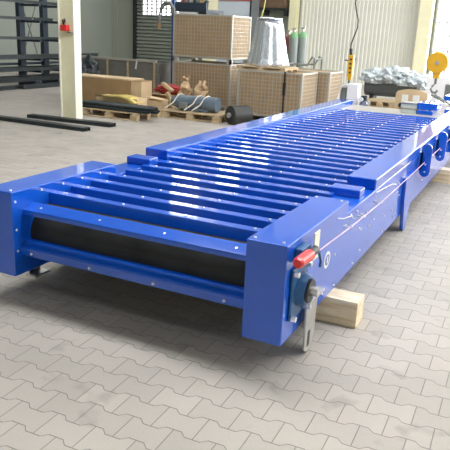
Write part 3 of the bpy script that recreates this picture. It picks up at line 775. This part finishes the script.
wrapped('white_steel_tray', -.75, .15, 8.8, 9.4, .60, FOILW, 'white covered steel tray right behind the conveyor end', 'tray')

# ------------------------------------------------------------------ fenced container at the back left
t = thing('fenced_container', (-7.6, 9.7, 0), 'long grey container with thin posts and top rail behind the cardboard boxes', 'container')
x0, x1, y0, y1, h = -9.2, -6.75, 9.5, 10.3, .93
for y in (y0, y1): part(MB().box((x0, y, .1), (x1, y+.02, h-.05)), 'grey_panel', GREYPN, t)
part(MB().box((x0, y0, .08), (x1, y1, .12)), 'floor_tray', GREYPN, t)
part(MB().box((x1-.02, y0+.02, .1), (x1, y1, h-.05)), 'end_panel', GREYPN, t)
part(MB().box((x0, y0-.02, h-.05), (x1, y0+.03, h)), 'top_rail', WIRE, t)
for x in (-8.06, -7.5, -6.80, -9.15): part(MB().box((x-.02, y0-.02, .0), (x+.025, y0, h-.05)), 'post', PALLETW, t)
part(MB().box((-7.28, y0-.03, .72), (-7.24, y0-.021, .90), rot=Matrix.Rotation(.2, 3, 'Y')), 'paper_tag', WHITE, t)
crumple('black_tarpaulin', mat('tarp_black', (.025, .035, .042, 1), rough=.4, var=.4, vscale=5), (-8.27, 9.0, .42), (.36, .28, .46), 8, 'dark bulging tarpaulin bundle left in front of the fenced container', 'tarpaulin')

# ------------------------------------------------------------------ cantilever rack along the left
t = thing('cantilever_rack', (-11.6, 10.8, 0), 'dark blue cantilever rack with crossed braces at the left', 'rack')
for y in (7.9, 10.36, 11.24):
    part(MB().box((-11.58, y, .14), (-11.46, y+.19, 3.4)), 'upright', RACK, t)
    for z in (.36, .66, 1.13, 1.60, 2.0):
        part(MB().box((-11.46, y+.06, z), (-10.85, y+.13, z+.06)), 'arm', RACK, t)
    part(MB().box((-11.6, y, 0), (-11.0, y+.19, .14)), 'base_beam', RACK, t)
for a_, b_ in [((10.6, .75), (11.15, 2.1)), ((11.15, .75), (10.6, 2.1))]:
    part(MB().tube([(-11.6, a_[0], a_[1]), (-11.6, b_[0], b_[1])], .018), 'cross_brace', GREYF, t)
for z in (.52, 2.3): part(MB().box((-11.66, 7.8, z), (-11.585, 12.1, z+.06)), 'tie_beam', RACK, t)
bars = [(-10.95, 7.0, 12.0, 2.061, .035), (-10.95, 9.0, 10.25, 1.661, .035), (-11.1, 10.5, 11.2, 1.661, .035), (-11.0, 11.3, 12.0, 1.661, .035), (-10.95, 8.5, 10.5, 1.191, .035), (-11.1, 10.55, 12.0, 1.191, .03),
        (-10.92, 6.6, 12.9, .721, .055), (-11.15, 7.2, 11.9, .721, .04), (-10.95, 7.4, 12.1, .421, .04), (-11.2, 8.0, 12.0, .421, .05), (-11.1, 8.1, 12.2, .142, .06), (-11.3, 8.8, 12.1, .142, .07)]
where = ['on the top arms', 'on the fourth arms at left', 'on the fourth arms between the uprights', 'on the fourth arms at right', 'on the third arms at left', 'on the third arms at right',
         'on the second arms, front one', 'on the second arms, rear one', 'on the lowest arms, front one', 'on the lowest arms, rear one', 'on the rack base, front one', 'on the rack base, rear one']
for (x, ya, yb_, z, s_), w_ in zip(bars, where):
    mb = MB().box((x-s_, ya, z), (x+s_, yb_, z+.012)).box((x-s_, ya, z+2*s_-.012), (x+s_, yb_, z+2*s_)).box((x-.01, ya, z+.012), (x+.01, yb_, z+2*s_-.012))
    tag(mb.build('steel_beam', DARKST, None, origin=(x, (ya+yb_)/2, z)), 'dark steel beam stored '+w_+' of the rack', 'steel beam', 'steel beams on the cantilever rack')
for i, (x, ya, yb_) in enumerate([(-10.85, 8.6, 10.5), (-10.72, 9.6, 11.4), (-10.87, 10.6, 12.0)]):
    o = MB().box((x-.06, ya, 0), (x+.05, yb_, .02)).box((x-.01, ya, .02), (x+.01, yb_, .10)).build('floor_beam', DARKST, None, origin=(x, (ya+yb_)/2, 0))
    tag(o, ['dark steel beam on the floor before the rack, its left one', 'dark steel beam on the floor before the rack, the nearest one', 'dark steel beam on the floor before the rack, its right one'][i], 'steel beam', 'steel beams on the floor before the rack')

# ------------------------------------------------------------------ world, camera, view
wd = bpy.data.worlds.new('world'); SC.world = wd; wd.use_nodes = True
bg = wd.node_tree.nodes['Background']; bg.inputs[0].default_value = (.8, .9, 1, 1); bg.inputs[1].default_value = 1

cam = bpy.data.cameras.new('camera'); co = bpy.data.objects.new('camera', cam); COL.objects.link(co)
cam.sensor_width = 36; cam.sensor_fit = 'HORIZONTAL'; cam.lens = 36*635.205/450; cam.clip_start = .05; cam.clip_end = 200
R = Vector((0.89408444, 0.44581933, 0.04310614)); U = Vector((-0.16777229, 0.2441144, 0.95512335)); W = Vector((-0.41528963, 0.86119294, -0.29305502))
M = Matrix((R, U, -W)).transposed().to_4x4(); M.translation = (0.94787196, -2.64828499, 1.63195017)
co.matrix_world = M
SC.camera = co
vs = SC.view_settings; vs.view_transform = 'Standard'; vs.look = 'None'; vs.gamma = 1; vs.exposure = 0.0; vs.use_curve_mapping = False
